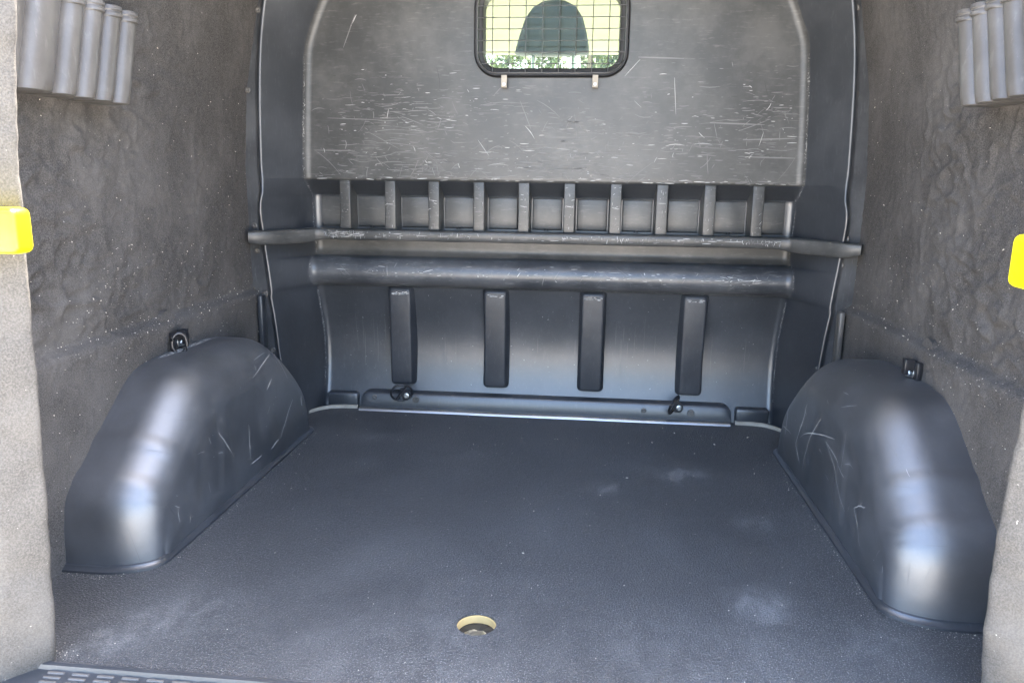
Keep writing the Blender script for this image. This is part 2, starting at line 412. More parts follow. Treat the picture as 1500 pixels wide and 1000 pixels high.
def side_panel(s):
    V = []
    for z in rows_all:
        for q in SEC[z][6+1:CUT+1]: V.append((CX + s*q.x, q.y, z))
    mesh_obj('side_panel', V, grid_faces(len(rows_all), CUT+1-7), M['plastic'], BK, angle=70)
    V = []
    for z in rows_all:
        for q in SEC[z][:8]: V.append((CX + s*q.x, q.y, z))
    return mesh_obj('flange', V, grid_faces(len(rows_all), 8), M['flange'], BK, angle=70)
def back_part(name, z0, z1, mat, hole=None):
    rs = [z for z in rows_all if z0 - 1e-6 <= z <= z1 + 1e-6]; V = []
    for z in rs:
        h = [q for q in SEC[z][CUT:]]
        row = [(-q.x, q.y) for q in h]
        row += [(-0.36 + 0.06*i, h[-1].y) for i in range(13)]
        row += [(q.x, q.y) for q in reversed(h)]
        V += [(CX + x, y, z) for x, y in row]
    return V, grid_faces(len(rs), len(V)//len(rs))
for s in (-1, 1): side_panel(s)
for name, a, b, mt in (('lower_panel', -0.02, 0.3722, 'plastic'), ('rounded_beam', 0.3722, 0.459, 'roll'), ('recessed_band', 0.459, 0.532, 'panel'),
                       ('pocket_back', 0.532, 0.6725, 'plastic')):
    V, Fc = back_part(name, a, b, None); mesh_obj(name, V, Fc, M[mt], BK, angle=50)
# upper panel with a rounded window opening
WX0, WX1, WZ0, WZ1, WR = -0.193, 0.212, 0.944, 1.178, 0.062      # outer seal outline
def rrect(x0, x1, z0, z1, r, n=8):
    out = []
    for cx, cz, a0 in ((x1-r, z0+r, -90), (x1-r, z1-r, 0), (x0+r, z1-r, 90), (x0+r, z0+r, 180)):
        for k in range(n+1):
            a = math.radians(a0 + 90*k/n); out.append((cx + r*math.cos(a), cz + r*math.sin(a)))
    return out
def upper_panel():
    V, Fc = back_part('upper_panel', 0.6725, 1.33, None)
    X0, X1, Z0, Z1 = CX-0.30, CX+0.30, 0.91, 1.25
    def mid(f): return sum((Vector(V[i]) for i in f), Vector())/len(f)
    keep = []
    for f in Fc:
        c = mid(f)
        if not (X0 < c.x < X1 and Z0 < c.z < Z1): keep.append(f)
    b = len(V); inner = rrect(WX0+0.010, WX1-0.010, WZ0+0.010, WZ1-0.010, WR-0.010); N = len(inner)
    cx, cz = (WX0+WX1)/2, (WZ0+WZ1)/2
    outer = []
    corners = {}
    for x, z in inner:
        dx, dz = x-cx, z-cz
        kx = ((X1-cx) if dx > 0 else (cx-X0))/max(1e-6, abs(dx)); kz = ((Z1-cz) if dz > 0 else (cz-Z0))/max(1e-6, abs(dz))
        k = min(kx, kz); outer.append([cx+dx*k, cz+dz*k])
    for cX in (X0, X1):                                           # snap the nearest ray to each corner of the rectangle
        for cZ in (Z0, Z1):
            j = min(range(N), key=lambda q: (outer[q][0]-cX)**2 + (outer[q][1]-cZ)**2); outer[j] = [cX, cZ]
    V += [(x, 2.110, z) for x, z in inner] + [(x, 2.110, z) for x, z in outer] + [(x, 2.135, z) for x, z in inner]
    keep += [(b+k, b+(k+1) % N, b+N+(k+1) % N, b+N+k) for k in range(N)] + [(b+k, b+(k+1) % N, b+2*N+(k+1) % N, b+2*N+k) for k in range(N)]
    return mesh_obj('upper_panel', V, keep, M['panel'], BK, angle=50)
upper_panel()

# window: rubber seal, pane, wire guard, clips
def ring_loft(name, prof, mat, parent, n=8):
    """prof: (inset, y) pairs swept round the window outline"""
    V = []; N = 0
    for ins, y in prof:
        pts = rrect(WX0+ins, WX1-ins, WZ0+ins, WZ1-ins, WR-min(ins, WR-0.012), n); N = len(pts); V += [(x, y, z) for x, z in pts]
    m = len(prof); Fc = [(i*N+k, i*N+(k+1) % N, ((i+1) % m)*N+(k+1) % N, ((i+1) % m)*N+k) for i in range(m) for k in range(N)]
    return mesh_obj(name, V, Fc, mat, parent, angle=50)
WIN = ring_loft('window', [(0.0, 2.1095), (0.001, 2.101), (0.005, 2.097), (0.011, 2.098), (0.014, 2.104), (0.019, 2.105), (0.024, 2.108), (0.026, 2.128), (0.026, 2.150), (0.0, 2.150)], M['rubber'], BK)
V = [(x, 2.137, z) for x, z in rrect(WX0+0.020, WX1-0.020, WZ0+0.020, WZ1-0.020, WR-0.02)]
V += [(x, 2.141, z) for x, y, z in V]; N = len(V)//2
mesh_obj('pane', V, [tuple(range(N)), tuple(range(2*N-1, N-1, -1))] + [(k, (k+1) % N, N+(k+1) % N, N+k) for k in range(N)], M['glass'], WIN, smooth=False)
gi = 0.010
tube('guard_rim', [(x, 2.094, z) for x, z in rrect(WX0+gi, WX1-gi, WZ0+gi, WZ1-gi, WR-gi)], 0.0017, M['wire'], WIN, 6, True)
def chord(c, lo, hi, d0, d1, r):
    """half-length limits of a wire across a rounded rectangle"""
    e = 0.0
    if c < d0 + r: e = r - math.sqrt(max(0, r*r - (d0 + r - c)**2))
    if c > d1 - r: e = r - math.sqrt(max(0, r*r - (c - d1 + r)**2))
    return lo + e, hi - e
gx0, gx1, gz0, gz1, gr = WX0+gi, WX1-gi, WZ0+gi, WZ1-gi, WR-gi
for px in (697.5, 721.6, 746, 770, 794.6, 819, 843.6, 868, 892, 916):
    x = on_y(px, 60, 2.092).x
    if not gx0+0.004 < x < gx1-0.004: continue
    a, b = chord(x, gz0, gz1, gx0, gx1, gr); tube('guard_wire', [(x, 2.0925, a), (x, 2.0925, b)], 0.0013, M['wire'], WIN, 6)
for k in range(8):
    z = on_y(806, 110.5 - 17.0*k, 2.090).z
    if not gz0+0.004 < z < gz1-0.004: continue
    a, b = chord(z, gx0, gx1, gz0, gz1, gr); tube('guard_wire', [(a, 2.0897, z), (b, 2.0897, z)], 0.0013, M['wire'], WIN, 6)
for px in (739, 872):
    p = on_y(px, 119, 2.10)
    bm = bmesh.new(); box_bm(bm, (p.x-0.0075, 2.0875, p.z-0.017), (p.x+0.0075, 2.0895, p.z+0.014), 0.0006, 1)
    box_bm(bm, (p.x-0.0075, 2.0895, p.z-0.017), (p.x+0.0075, 2.1105, p.z-0.0155))
    c = bm_obj('clip', bm, M['ply_grey'], WIN)
    lathe('screw', [(0.004, 0), (0.0035, 0.0018), (0.001, 0.0022)], (p.x, 2.0876, p.z-0.009), (0, -1, 0), M['steel'], WIN, 10)

# ribs and pocket panels between them
RIB_X = [on_y(px, 300, 2.11).x for px in (505, 571, 635, 701, 767, 834, 902, 970, 1040, 1111)]
def rib_mesh():
    bm = bmesh.new(); box_bm(bm, (-0.0165, -0.062, 0.0), (0.0165, 0.0, 0.134))
    for v in bm.verts:
        if v.co.y < -0.03: v.co.x *= 0.93
        else: v.co.x *= 1.08
        if v.co.y < -0.03 and v.co.z > 0.1: v.co.y += 0.002
    bmesh.ops.bevel(bm, geom=[e for e in bm.edges if all(v.co.y < -0.03 for v in e.verts)], offset=0.003, segments=3, profile=0.5, affect='EDGES')
    return bm
def child(name, me_src, parent, loc):
    o = bpy.data.objects.new(name, me_src); COL.objects.link(o); o.parent = parent; o.location = Vector(loc) - root_of(parent); return o
bm = rib_mesh(); me = bpy.data.meshes.new('rib')
for f in bm.faces: f.smooth = True
for e in bm.edges:
    if e.calc_face_angle(0) > 0.9: e.smooth = False
bm.to_mesh(me); bm.free(); me.materials.append(M['panel'])
for x in RIB_X: child('rib', me, BK, (x, 2.1735, 0.5385))
edges = [-0.655] + RIB_X + [0.664]
for i, (a, b) in enumerate(zip(edges, edges[1:])):
    lo = a + (0.022 if i > 0 else 0.012); hi = b - (0.022 if i < 10 else 0.012)
    V = [(lo, 2.1655, 0.545), (hi, 2.1655, 0.545), (hi, 2.1655, 0.628), (lo, 2.1655, 0.628), (lo-0.002, 2.174, 0.541), (hi+0.002, 2.174, 0.541), (hi+0.002, 2.174, 0.634), (lo-0.002, 2.174, 0.634)]
    bm = bmesh.new(); vs = [bm.verts.new(v) for v in V]
    for f in ((0, 1, 2, 3), (0, 4, 5, 1), (1, 5, 6, 2), (2, 6, 7, 3), (3, 7, 4, 0)): bm.faces.new([vs[k] for k in f])
    bmesh.ops.bevel(bm, geom=[e for e in bm.edges if all(v.co.y < 2.17 for v in e.verts)], offset=0.0018, segments=2, profile=0.5, affect='EDGES')
    pp = bm_obj('pocket_panel', bm, M['panel'], BK)
    if i % 2 == 1 and i < 10:
        xm = (lo+hi)/2 - 0.002
        bm = bmesh.new()
        for d in (-0.004, 0.004): box_bm(bm, (xm+d-0.0022, 2.160, 0.5405), (xm+d+0.0022, 2.166, 0.546), 0.0008, 1)
        bm_obj('drain_notch', bm, M['rubber'], pp)

# shelf lip, running round on to the flanges
def shelf():
    half = [(0.0, 2.086), (0.50, 2.086), (0.622, 2.084), (0.655, 2.068), (0.69, 2.030), (0.722, 1.985), (0.755, 1.956), (0.778, 1.944)]
    f = [(CX-0.0+0.004 - x, y) for x, y in reversed(half)] + [(CX+0.004 + x, y) for x, y in half[1:]]
    pts = []
    for i in range(len(f)-1):                                     # smooth the plan
        p0, p1, p2, p3 = (Vector(f[max(i-1, 0)]), Vector(f[i]), Vector(f[i+1]), Vector(f[min(i+2, len(f)-1)]))
        for k in range(6):
            t = k/6; pts.append(0.5*((2*p1) + (p2-p0)*t + (2*p0-5*p1+4*p2-p3)*t*t + (3*p1-p0-3*p2+p3)*t**3))
    pts.append(Vector(f[-1])); V = []
    m = len(pts)
    for i, p in enumerate(pts):
        d = (pts[min(i+1, m-1)] - pts[max(i-1, 0)]).normalized(); nb = Vector((-d.y, d.x))     # towards the bulkhead
        ax = abs(p.x - CX); tip = max(0, (ax-0.745)/0.05)
        dep = 0.095 if ax < 0.60 else 0.085
        zt, zb = 0.5385 - 0.003*tip, 0.5095 + 0.003*tip**2 - 0.009*sstep(0.61, 0.67, ax)*(1-sstep(0.74, 0.80, ax))
        wob = 0.0012*noise.noise(Vector((p.x*9, 3, 0)))
        prof = [(dep, zt-0.001), (0.006, zt), (0.002, zt-0.0015), (0.0, zt-0.006), (0.002, zb+0.004), (0.006, zb), (dep, zb+0.002)]
        for a, z in prof: q = p + nb*a; V.append((q.x, q.y, z+wob))
    Fc = grid_faces(m, 7) + [(6*m*0 + i*7, (i+1)*7, (i+1)*7+6, i*7+6) for i in range(m-1)] + [tuple(range(7)), tuple((m-1)*7+k for k in range(6, -1, -1))]
    return mesh_obj('shelf_lip', V, Fc, M['panel'], BK, angle=50)
shelf()

# four raised pads on the lower panel
def pad(px):
    x = on_y(px, 490, 2.165).x; V = []; Fc = []; N = 0
    z0, z1 = 0.080, 0.366
    loops = []
    def loop(grow, yfun, r):
        out = rrect(-0.0305-grow, 0.0305+grow, z0-grow, z1+grow, r, 5); res = []
        L = len(out)
        for i in range(L):
            a, b = out[i], out[(i+1) % L]; k = 8 if abs(a[1]-b[1]) > 0.1 else 1
            for j in range(k): res.append((a[0]+(b[0]-a[0])*j/k, a[1]+(b[1]-a[1])*j/k))
        return [(x + q[0], yfun(q[1]), q[1]) for q in res]
    fy = lambda z: 2.1500 + 0.010*(z1-z)/(z1-z0)
    loops = [loop(-0.006, fy, 0.008), loop(-0.0015, lambda z: fy(z)+0.0006, 0.010), loop(0.001, lambda z: fy(z)+0.003, 0.009),
             loop(0.006, lambda z: max(fy(z)+0.006, lower_y(min(z, .371))-0.002), 0.011), loop(0.011, lambda z: lower_y(min(z, .371))+0.003, 0.014)]
    for l in loops: V += l
    N = len(loops[0])
    Fc = [tuple(range(N))] + [(i*N+k, i*N+(k+1) % N, (i+1)*N+(k+1) % N, (i+1)*N+k) for i in range(4) for k in range(N)]
    return mesh_obj('raised_pad', V, Fc, M['pad'], BK, angle=50)
for px in (588, 725.5, 867, 1015): pad(px)

# rail at the foot of the bulkhead, edge strip on the floor, corner covers
def rail():
    x0, x1 = -0.541, 0.549; V = []; st = []
    for k in range(9): a = math.pi/2*k/8; st.append((x0 + 0.03*(1-math.cos(a)) if False else x0 + 0.03*(1-math.cos(a)), 0.030 + 0.024*math.sin(a)))
    st += [(x0 + 0.03 + (x1-x0-0.06)*i/20, 0.054) for i in range(1, 20)]
    for k in range(8, -1, -1): a = math.pi/2*k/8; st.append((x1 - 0.03*(1-math.cos(a)), 0.030 + 0.024*math.sin(a)))
    for i, (x, h) in enumerate(st):
        e = 0.006 if i in (0, len(st)-1) else 0.0
        for y, z in ((2.20, h+0.001), (2.160, h), (2.1545, h-0.0025), (2.151+e, h-0.008), (2.146+e, 0.012), (2.148+e, -0.002)): V.append((x, y, z))
    return mesh_obj('base_rail', V, grid_faces(len(st), 6) + [tuple(range(6)), tuple((len(st)-1)*6+k for k in range(5, -1, -1))], M['plastic'], BK, angle=50)
rail()
def strip():
    V = []; n = 40
    for i in range(n+1):
        x = -0.543 + 1.088*i/n; w = 0.0012*noise.noise(Vector((x*5, 0, 0)))
        for y, z in ((2.147, 0.010), (2.139+w, 0.0085+w), (2.134+w, 0.0045), (2.132+w, 0.0003)): V.append((x, y, z))
    mesh_obj('edge_strip', V, grid_faces(n+1, 4), M['alu'], BK)
strip()
for s in (-1, 1):
    bm = bmesh.new(); xa, xb = sorted((CX + s*0.556, CX + s*0.652))
    box_bm(bm, (xa, 2.158, -0.002), (xb, 2.21, 0.046), 0.009, 3); bm_obj('corner_cover', bm, M['plastic'], BK)
    pts = [(CX+s*0.556, 2.150, 0.006), (CX+s*0.60, 2.148, 0.006), (CX+s*0.635, 2.140, 0.006), (CX+s*0.662, 2.115, 0.006), (CX+s*0.688, 2.07, 0.006), (CX+s*0.70, 2.03, 0.006)]
    V = []
    for p in pts:
        for dy, z in ((0.010, 0.009), (0.003, 0.0085), (0.0, 0.006), (-0.001, 0.0004)): V.append((p[0], p[1]+dy, z))
    mesh_obj('floor_edge', V, grid_faces(len(pts), 4), M['ply_grey'], BK)
# screws
scr = bpy.data.meshes.new('screw'); bm = bmesh.new()
prof = [(0.0078, 0.0), (0.0078, 0.0014), (0.0056, 0.0022), (0.0030, 0.0026), (0.0022, 0.0014), (0.0004, 0.0014)]; n = 12
rings = [[bm.verts.new((r*math.cos(2*math.pi*k/n), -h, r*math.sin(2*math.pi*k/n))) for k in range(n)] for r, h in prof]
for a, b in zip(rings, rings[1:]):
    for k in range(n): bm.faces.new((a[k], a[(k+1) % n], b[(k+1) % n], b[k]))
bm.faces.new(rings[-1]); bmesh.ops.recalc_face_normals(bm, faces=bm.faces)
for f in bm.faces: f.smooth = True
bm.to_mesh(scr); bm.free(); scr.materials.append(M['flute'])
for px, py in ((378, 15), (363, 132), (373, 330), (377, 367), (389, 430), (400, 512), (1255, 12), (1253, 137), (1240, 350), (1232, 388), (1217, 453), (1199, 539)):
    p = on_y(px, py, 1.997); child('screw', scr, BK, (p.x, 1.9965, p.z))
for px, py in ((549, 581), (943, 601)):
    p = on_y(px, py, 2.149); child('screw', scr, BK, (p.x, 2.1495, p.z))
# body post showing beside the right flange
for s in (-1, 1):
    bm = bmesh.new(); xa, xb = sorted((CX+s*0.755, CX+s*0.768)); box_bm(bm, (xa, 1.962, 0.20), (xb, 1.992, 0.365), 0.004, 2)
    bm_obj('body_strip', bm, M['flute'] if s > 0 else M['plastic'], BK)

# ------------------------------------------------------------------ wheel arch covers
PROF = [(1.146, -0.004), (1.150, 0.055), (1.158, 0.105), (1.176, 0.138), (1.225, 0.178), (1.300, 0.237), (1.358, 0.281), (1.400, 0.300), (1.46, 0.307), (1.60, 0.308), (1.71, 0.302), (1.775, 0.282), (1.87, 0.212), (1.94, 0.138), (1.966, 0.06), (1.97, -0.004)]
def resample(P, n):
    P = [Vector(p) for p in P]; D = []
    for i in range(len(P)-1):
        p0, p1, p2, p3 = P[max(i-1, 0)], P[i], P[i+1], P[min(i+2, len(P)-1)]
        for k in range(12):
            t = k/12; D.append(0.5*((2*p1) + (p2-p0)*t + (2*p0-5*p1+4*p2-p3)*t*t + (3*p1-p0-3*p2+p3)*t**3))
    D.append(P[-1]); L = [0]
    for a, b in zip(D, D[1:]): L.append(L[-1] + (b-a).length)
    out = []; j = 0
    for i in range(n):
        s = L[-1]*i/(n-1)
        while j < len(L)-2 and L[j+1] < s: j += 1
        t = (s-L[j])/max(1e-9, L[j+1]-L[j]); out.append(D[j].lerp(D[j+1], t))
    return out, L[-1]
NA = 132
AP, AL = resample(PROF, NA)
AN = []
for i in range(NA):
    d = (AP[min(i+1, NA-1)] - AP[max(i-1, 0)]).normalized(); AN.append(Vector((d.y, -d.x)))    # inward
def arch_rel(i):
    """raised cross band between two shallow steps on the front slope"""
    s = AL*i/(NA-1); return 0.0022*(sstep(0.155, 0.160, s) - sstep(0.180, 0.185, s)) + 0.0022*(sstep(0.235, 0.240, s) - sstep(0.262, 0.268, s))
XO, XI, RX = 0.800, 0.622, 0.095
def arch_pt(i, v):
    """v 0..1: from the wall over the shoulder; 1..2: down the inner face"""
    z = AP[i].y; dm = 0.050 + 0.045*min(1, max(0, z/0.3))
    rel = arch_rel(i)
    if v <= 1:
        flat = (XO - (XI+RX))/(XO-XI)
        if v < 0.3: x = XO - (XO-(XI+RX))*v/0.3; d = 0.0
        else:
            a = (v-0.3)/0.7*math.pi/2; x = XI + RX*(1-math.sin(a)); d = dm*(1-math.cos(a))
        fade = 1.0 if v < 0.75 else max(0, 1-(v-0.75)/0.25)
        p = AP[i] + AN[i]*(d - rel*fade); return Vector((x, p.x, max(p.y, -0.004)))
    p = AP[i] + AN[i]*dm; t = v - 1
    b = 1.200 + (1.912-1.200)*i/(NA-1)
    y = p.x + (b-p.x)*t; zz = p.y*(1-t) + (-0.004)*t
    # shallow pressed panels on the inner face
    g = 0.004*math.sin(math.pi*min(1, t*1.0)) 
    e = 0.0045*(sstep(1.47, 1.50, y + 0.10*zz) - sstep(1.66, 1.69, y + 0.25*zz))*sstep(0.02, 0.05, zz)
    e += 0.004*(sstep(1.30, 1.325, y - 0.2*zz) - sstep(1.40, 1.425, y - 0.1*zz))*sstep(0.03, 0.06, zz)
    return Vector((XI - g + e*sstep(0.0, 0.12, t), y, zz))
def make_arch(s, label):
    a = empty('wheel_arch_cover', (CX + s*0.70, 1.55, 0.0), label, 'wheel arch', 'wheel arch covers')
    vs = [0, 0.15] + [0.3 + 0.7*k/16 for k in range(17)] + [1 + k/10 for k in range(1, 11)]
    V = []
    for v in vs:
        for i in range(NA):
            p = arch_pt(i, v); V.append((CX + s*p.x, p.y, p.z))
    mesh_obj('shell', V, grid_faces(len(vs), NA), M['arch'], a, angle=60)
    # foot flange on the floor
    path = []
    n0 = 10
    for k in range(n0+1):
        v = 0.0 + k/n0; p = arch_pt(0, v); path.append(Vector((p.x, p.y)))
    for k in range(1, 24): path.append(Vector((XI, 1.200 + (1.912-1.200)*k/24)))
    for k in range(n0, -1, -1):
        p = arch_pt(NA-1, k/n0); path.append(Vector((p.x, p.y)))
    V = []; m = len(path)
    for i, p in enumerate(path):
        d = (path[min(i+1, m-1)] - path[max(i-1, 0)]).normalized(); nn = Vector((-d.y, d.x))
        if nn.dot(p - Vector((0.72, 1.55))) < 0: nn = -nn
        w = 0.002*noise.noise(Vector((p.x*8, p.y*8, s)))
        for o, z in ((-0.004, 0.012), (0.003, 0.010), (0.005, 0.007), (0.009+w, 0.005), (0.0115+w, 0.004), (0.012+w, 0.0003)):
            q = p + nn*o; V.append((CX + s*q.x, q.y, z))
    mesh_obj('foot_flange', V, grid_faces(m, 6), M['plastic'], a)
    return a
ARCH = {-1: make_arch(-1, 'dark plastic wheel arch cover with a pale dust smear along its top edge'),
        1: make_arch(1, 'dark plastic wheel arch cover with crossed pale scratches on its inner face')}

# ------------------------------------------------------------------ lashing rings
def rail_ring(px, py, turn, wpx, wpy, label):
    p = on_y(px, py, 2.13); r = empty('lashing_ring', (p.x, 2.146, p.z), label, 'lashing ring', 'lashing rings on the bulkhead rail')
    rot = Matrix.Rotation(math.radians(turn), 3, 'Z') @ Matrix.Rotation(math.radians(18), 3, 'X')
    c = Vector((p.x, 2.131, p.z + 0.002)); pts = []
    for k in range(28):
        a = 2*math.pi*k/28; pts.append(c + rot @ Vector((0.031*math.cos(a), 0, 0.0275*math.sin(a))))
    tube('ring', pts, 0.0033, M['black_metal'], r, 8, True)
    a = math.radians(62)
    tube('cross_bar', [c + rot @ Vector((0.031*math.cos(a), 0, 0.0275*math.sin(a))), c + rot @ Vector((-0.016, 0, -0.023))], 0.0036, M['black_metal'], r, 8)
    h = c + Vector((0.013, 0.005, -0.006))
    V = []
    for y in (2.1285, 2.1335):
        for x, z in ((-0.018, 0.018), (-0.006, 0.022), (0.012, 0.006), (0.014, -0.006), (0.006, -0.016), (-0.010, -0.016)): V.append((h.x+x, y, h.z+z))
    mesh_obj('bracket', V, [tuple(range(6)), tuple(range(11, 5, -1))] + [(k, (k+1) % 6, 6+(k+1) % 6, 6+k) for k in range(6)], M['black_metal'], r, smooth=False)
    lathe('bolt', [(0.0085, -0.020), (0.0085, 0.0), (0.0080, 0.0015), (0.0055, 0.0025), (0.0055, 0.006), (0.0045, 0.007), (0.0008, 0.007)], (h.x+0.002, 2.128, h.z-0.002), (0, -1, 0), M['steel'], r, 16)
    w = on_y(wpx, wpy, 2.146)
    lathe('washer', [(0.0105, -0.003), (0.0105, 0.001), (0.0095, 0.0018), (0.0055, 0.0018), (0.005, 0.0032), (0.002, 0.0032), (0.0016, 0.002), (0.0003, 0.002)], (w.x, 2.1455, w.z), (0, -1, 0), M['flute'], r, 18)
rail_ring(588, 576, 20, 609, 585, 'round black lashing ring bolted to the bulkhead rail, turned to face the load floor')
rail_ring(987, 594, 64, 1012, 605, 'round black lashing ring bolted to the bulkhead rail, seen swung out edge-on')
def wall_ring(s, y, z, label, ring=True):
    x = CX + s*0.775
    r = empty('lashing_point', (x, y, z), label, 'lashing point', 'lashing points above the wheel arches')
    i = -s                                                          # towards the middle of the van
    # tongue of carpet cut round the lashing point
    out = [(-0.026, -0.03), (0.026, -0.03)] + [(0.026*math.cos(math.pi*k/10), 0.042 + 0.022*math.sin(math.pi*k/10)) for k in range(11)]
    V = [(x - s*(0.004 - 0.012*sstep(0.02, 0.05, dz)), y+dy, z+dz) for dy, dz in out] + [(x + s*0.02, y+dy, z+dz) for dy, dz in out]; N = len(out)
    mesh_obj('carpet_tongue', V, [tuple(range(N))] + [(k, (k+1) % N, N+(k+1) % N, N+k) for k in range(N)], M['carpet'], r, smooth=False)
    bm = bmesh.new()
    box_bm(bm, (min(x, x+i*0.012), y-0.016, z-0.03), (max(x, x+i*0.012), y+0.018, z+0.018), 0.003, 2); bm_obj('plate', bm, M['black_metal'], r)
    box('hook_arm', (min(x+i*0.010, x+i*0.030), y-0.002, z-0.010), (max(x+i*0.010, x+i*0.030), y+0.016, z+0.022), M['black_metal'], r, 0.003)
    lathe('bolt', [(0.011, 0.0), (0.011, 0.003), (0.008, 0.004), (0.008, 0.011), (0.0065, 0.0125), (0.001, 0.0125)], (x+i*0.012, y+0.006, z-0.006), (i, -0.35, 0), M['steel'], r, 6)
    if ring:
        c = Vector((x+i*0.026, y-0.020, z-0.004)); pts = []
        for k in range(20):
            a = 2*math.pi*k/20; pts.append(c + Vector((i*0.012*math.cos(a), 0.009*math.cos(a), 0.0225*math.sin(a))))
        tube('ring', pts, 0.0042, M['black_metal'], r, 8, True)
wall_ring(-1, 1.545, 0.330, 'lashing point with black ring and bright bolt above the dust smeared wheel arch')
wall_ring(1, 1.525, 0.325, 'lashing point with bright hexagon bolt above the scratched wheel arch', False)

# ------------------------------------------------------------------ fluted covers on the side walls
def fluted(s, bounds, z0, z1, lean, label):
    xw = CX + s*0.80; i = -s
    r = empty('fluted_cover', (xw, (bounds[0]+bounds[-1])/2, z0), label, 'fluted cover', 'fluted covers high on the side walls')
    xf = s*0.748 + CX
    for a, b in zip(bounds, bounds[1:]):
        mid, h = (a+b)/2, (b-a)/2; V = []; n = 14
        def ringpts(z, grow, depth):
            out = []; sh = lean*(z-z0)/(z1-z0)
            for k in range(n+1):
                t = math.pi*k/n; out.append((xf + i*(0.001 + depth*math.sin(t)**0.8), mid + sh - (h+grow)*math.cos(t), z))
            return [(xw + s*0.02, mid + sh - (h+grow), z)] + out + [(xw + s*0.02, mid + sh + (h+grow), z)]
        zs = [(z0, -0.003, 0.026), (z0+0.0015, -0.0008, 0.029), (z0+0.02, -0.0006, 0.030), (z1, -0.0006, 0.030)]
        loops = [ringpts(*q) for q in zs]; m = n+3
        for l in loops: V += l
        mesh_obj('flute', V, grid_faces(len(loops), m) + [tuple(range(m))], M['flute'], r, angle=60)
        V = []
        zs = [(z1-0.001, 0.0, 0.031), (z1+0.001, 0.0, 0.034), (z1+0.006, 0.0, 0.034), (z1+0.008, -0.001, 0.031), (z1+0.010, -0.001, 0.031), (z1+0.012, 0.0, 0.033), (z1+0.019, -0.001, 0.031), (z1+0.021, -0.004, 0.026)]
        loops = [ringpts(*q) for q in zs]
        for l in loops: V += l
        mesh_obj('cap', V, grid_faces(len(loops), m) + [tuple(range(m)), tuple((len(loops)-1)*m + k for k in range(m-1, -1, -1))], M['flute'], r, angle=40)
fluted(-1, [1.030, 1.108, 1.184, 1.236, 1.286, 1.335, 1.383], 0.804, 0.950, 0.043, 'grey fluted plastic cover with curved scrape marks high on the browner carpet wall')
fluted(1, [1.040, 1.120, 1.195, 1.243, 1.289, 1.337, 1.385], 0.807, 0.945, 0.048, 'grey fluted plastic cover speckled with dust high on the greyer carpet wall')

# ------------------------------------------------------------------ yellow buffers on the pillars
def buffer(lo, hi, where):
    bm = bmesh.new(); box_bm(bm, lo, hi, 0.009, 4)
    ob = bm_obj('door_buffer', bm, M['yellow'])
    tag(ob, 'bright yellow rounded plastic buffer on the carpeted pillar ' + where, 'buffer', 'yellow buffers on the rear pillars')
buffer((-0.640, 0.850, 0.584), (-0.555, 0.885, 0.639), 'before the dust smeared wheel arch'); buffer((0.587, 0.850, 0.572), (0.680, 0.895, 0.630), 'before the scratched wheel arch')

# ------------------------------------------------------------------ sill plate at the rear edge of the floor
SILL = empty('rear_sill_plate', (CX, 0.80, -0.02), 'black ribbed plastic sill plate with anti-slip pads along the floor edge', 'sill plate')
V = []
for i in range(41):
    x = -0.68 + 1.37*i/40
    for y, z in ((0.8965, -0.006), (0.8955, 0.003), (0.892, 0.005), (0.886, 0.004), (0.884, -0.002), (0.78, -0.012), (0.70, -0.06)): V.append((x, y, z))
mesh_obj('plate', V, grid_faces(41, 7), M['plastic'], SILL, angle=30)
me = None
for k in range(32):
    x = -0.595 + 0.0365*k
    if me is None:
        bm = bmesh.new()
        for q in range(9): box_bm(bm, (-0.0125, -0.0415+q*0.0088, -0.001-0.00095*(9-q)), (0.0125, -0.0365+q*0.0088, 0.0035-0.00095*(9-q)), 0.0012, 1)
        nb_ = len(bm.verts); box_bm(bm, (-0.0125, -0.0415, -0.010), (0.0125, 0.034, -0.0025))
        for v in list(bm.verts)[nb_:]: v.co.z += (v.co.y-0.034)*0.108
        me = bpy.data.meshes.new('tread_pad'); bm.to_mesh(me); bm.free(); me.materials.append(M['flute'])
    child('tread_pad', me, SILL, (x, 0.8475, -0.0035))

# ------------------------------------------------------------------ seat behind the window
SEAT = empty('car_bench', (0.0, 2.45, 0.0), 'dark seat with a rounded headrest seen behind the barred window', 'bench seat')
V = []; outline = [(-0.122, 1.045), (-0.118, 1.062), (-0.106, 1.10), (-0.090, 1.142), (-0.066, 1.172), (-0.034, 1.189), (0, 1.193), (0.034, 1.190), (0.068, 1.175), (0.092, 1.143), (0.106, 1.10), (0.114, 1.062), (0.114, 1.045), (0.0, 1.040)]
for g, y in ((0.9, 2.375), (1.0, 2.39), (1.0, 2.44), (0.93, 2.465)):
    for x, z in outline: V.append((x*g*0.93, y, 1.1 + (z-1.1)*g + 0.004))
N = len(outline)
mesh_obj('headrest', V, [tuple(range(N)), tuple(range(4*N-1, 3*N-1, -1))] + [(i*N+k, i*N+(k+1) % N, (i+1)*N+(k+1) % N, (i+1)*N+k) for i in range(3) for k in range(N)], M['seat'], SEAT, angle=80)
for x in (-0.06, 0.06): tube('post', [(x, 2.42, 1.06), (x, 2.41, 0.90)], 0.006, M['steel'], SEAT, 8)
bm = bmesh.new(); box_bm(bm, (-0.55, 2.34, 0.10), (0.55, 2.48, 0.915), 0.05, 4); bm_obj('backrest', bm, M['seat'], SEAT)

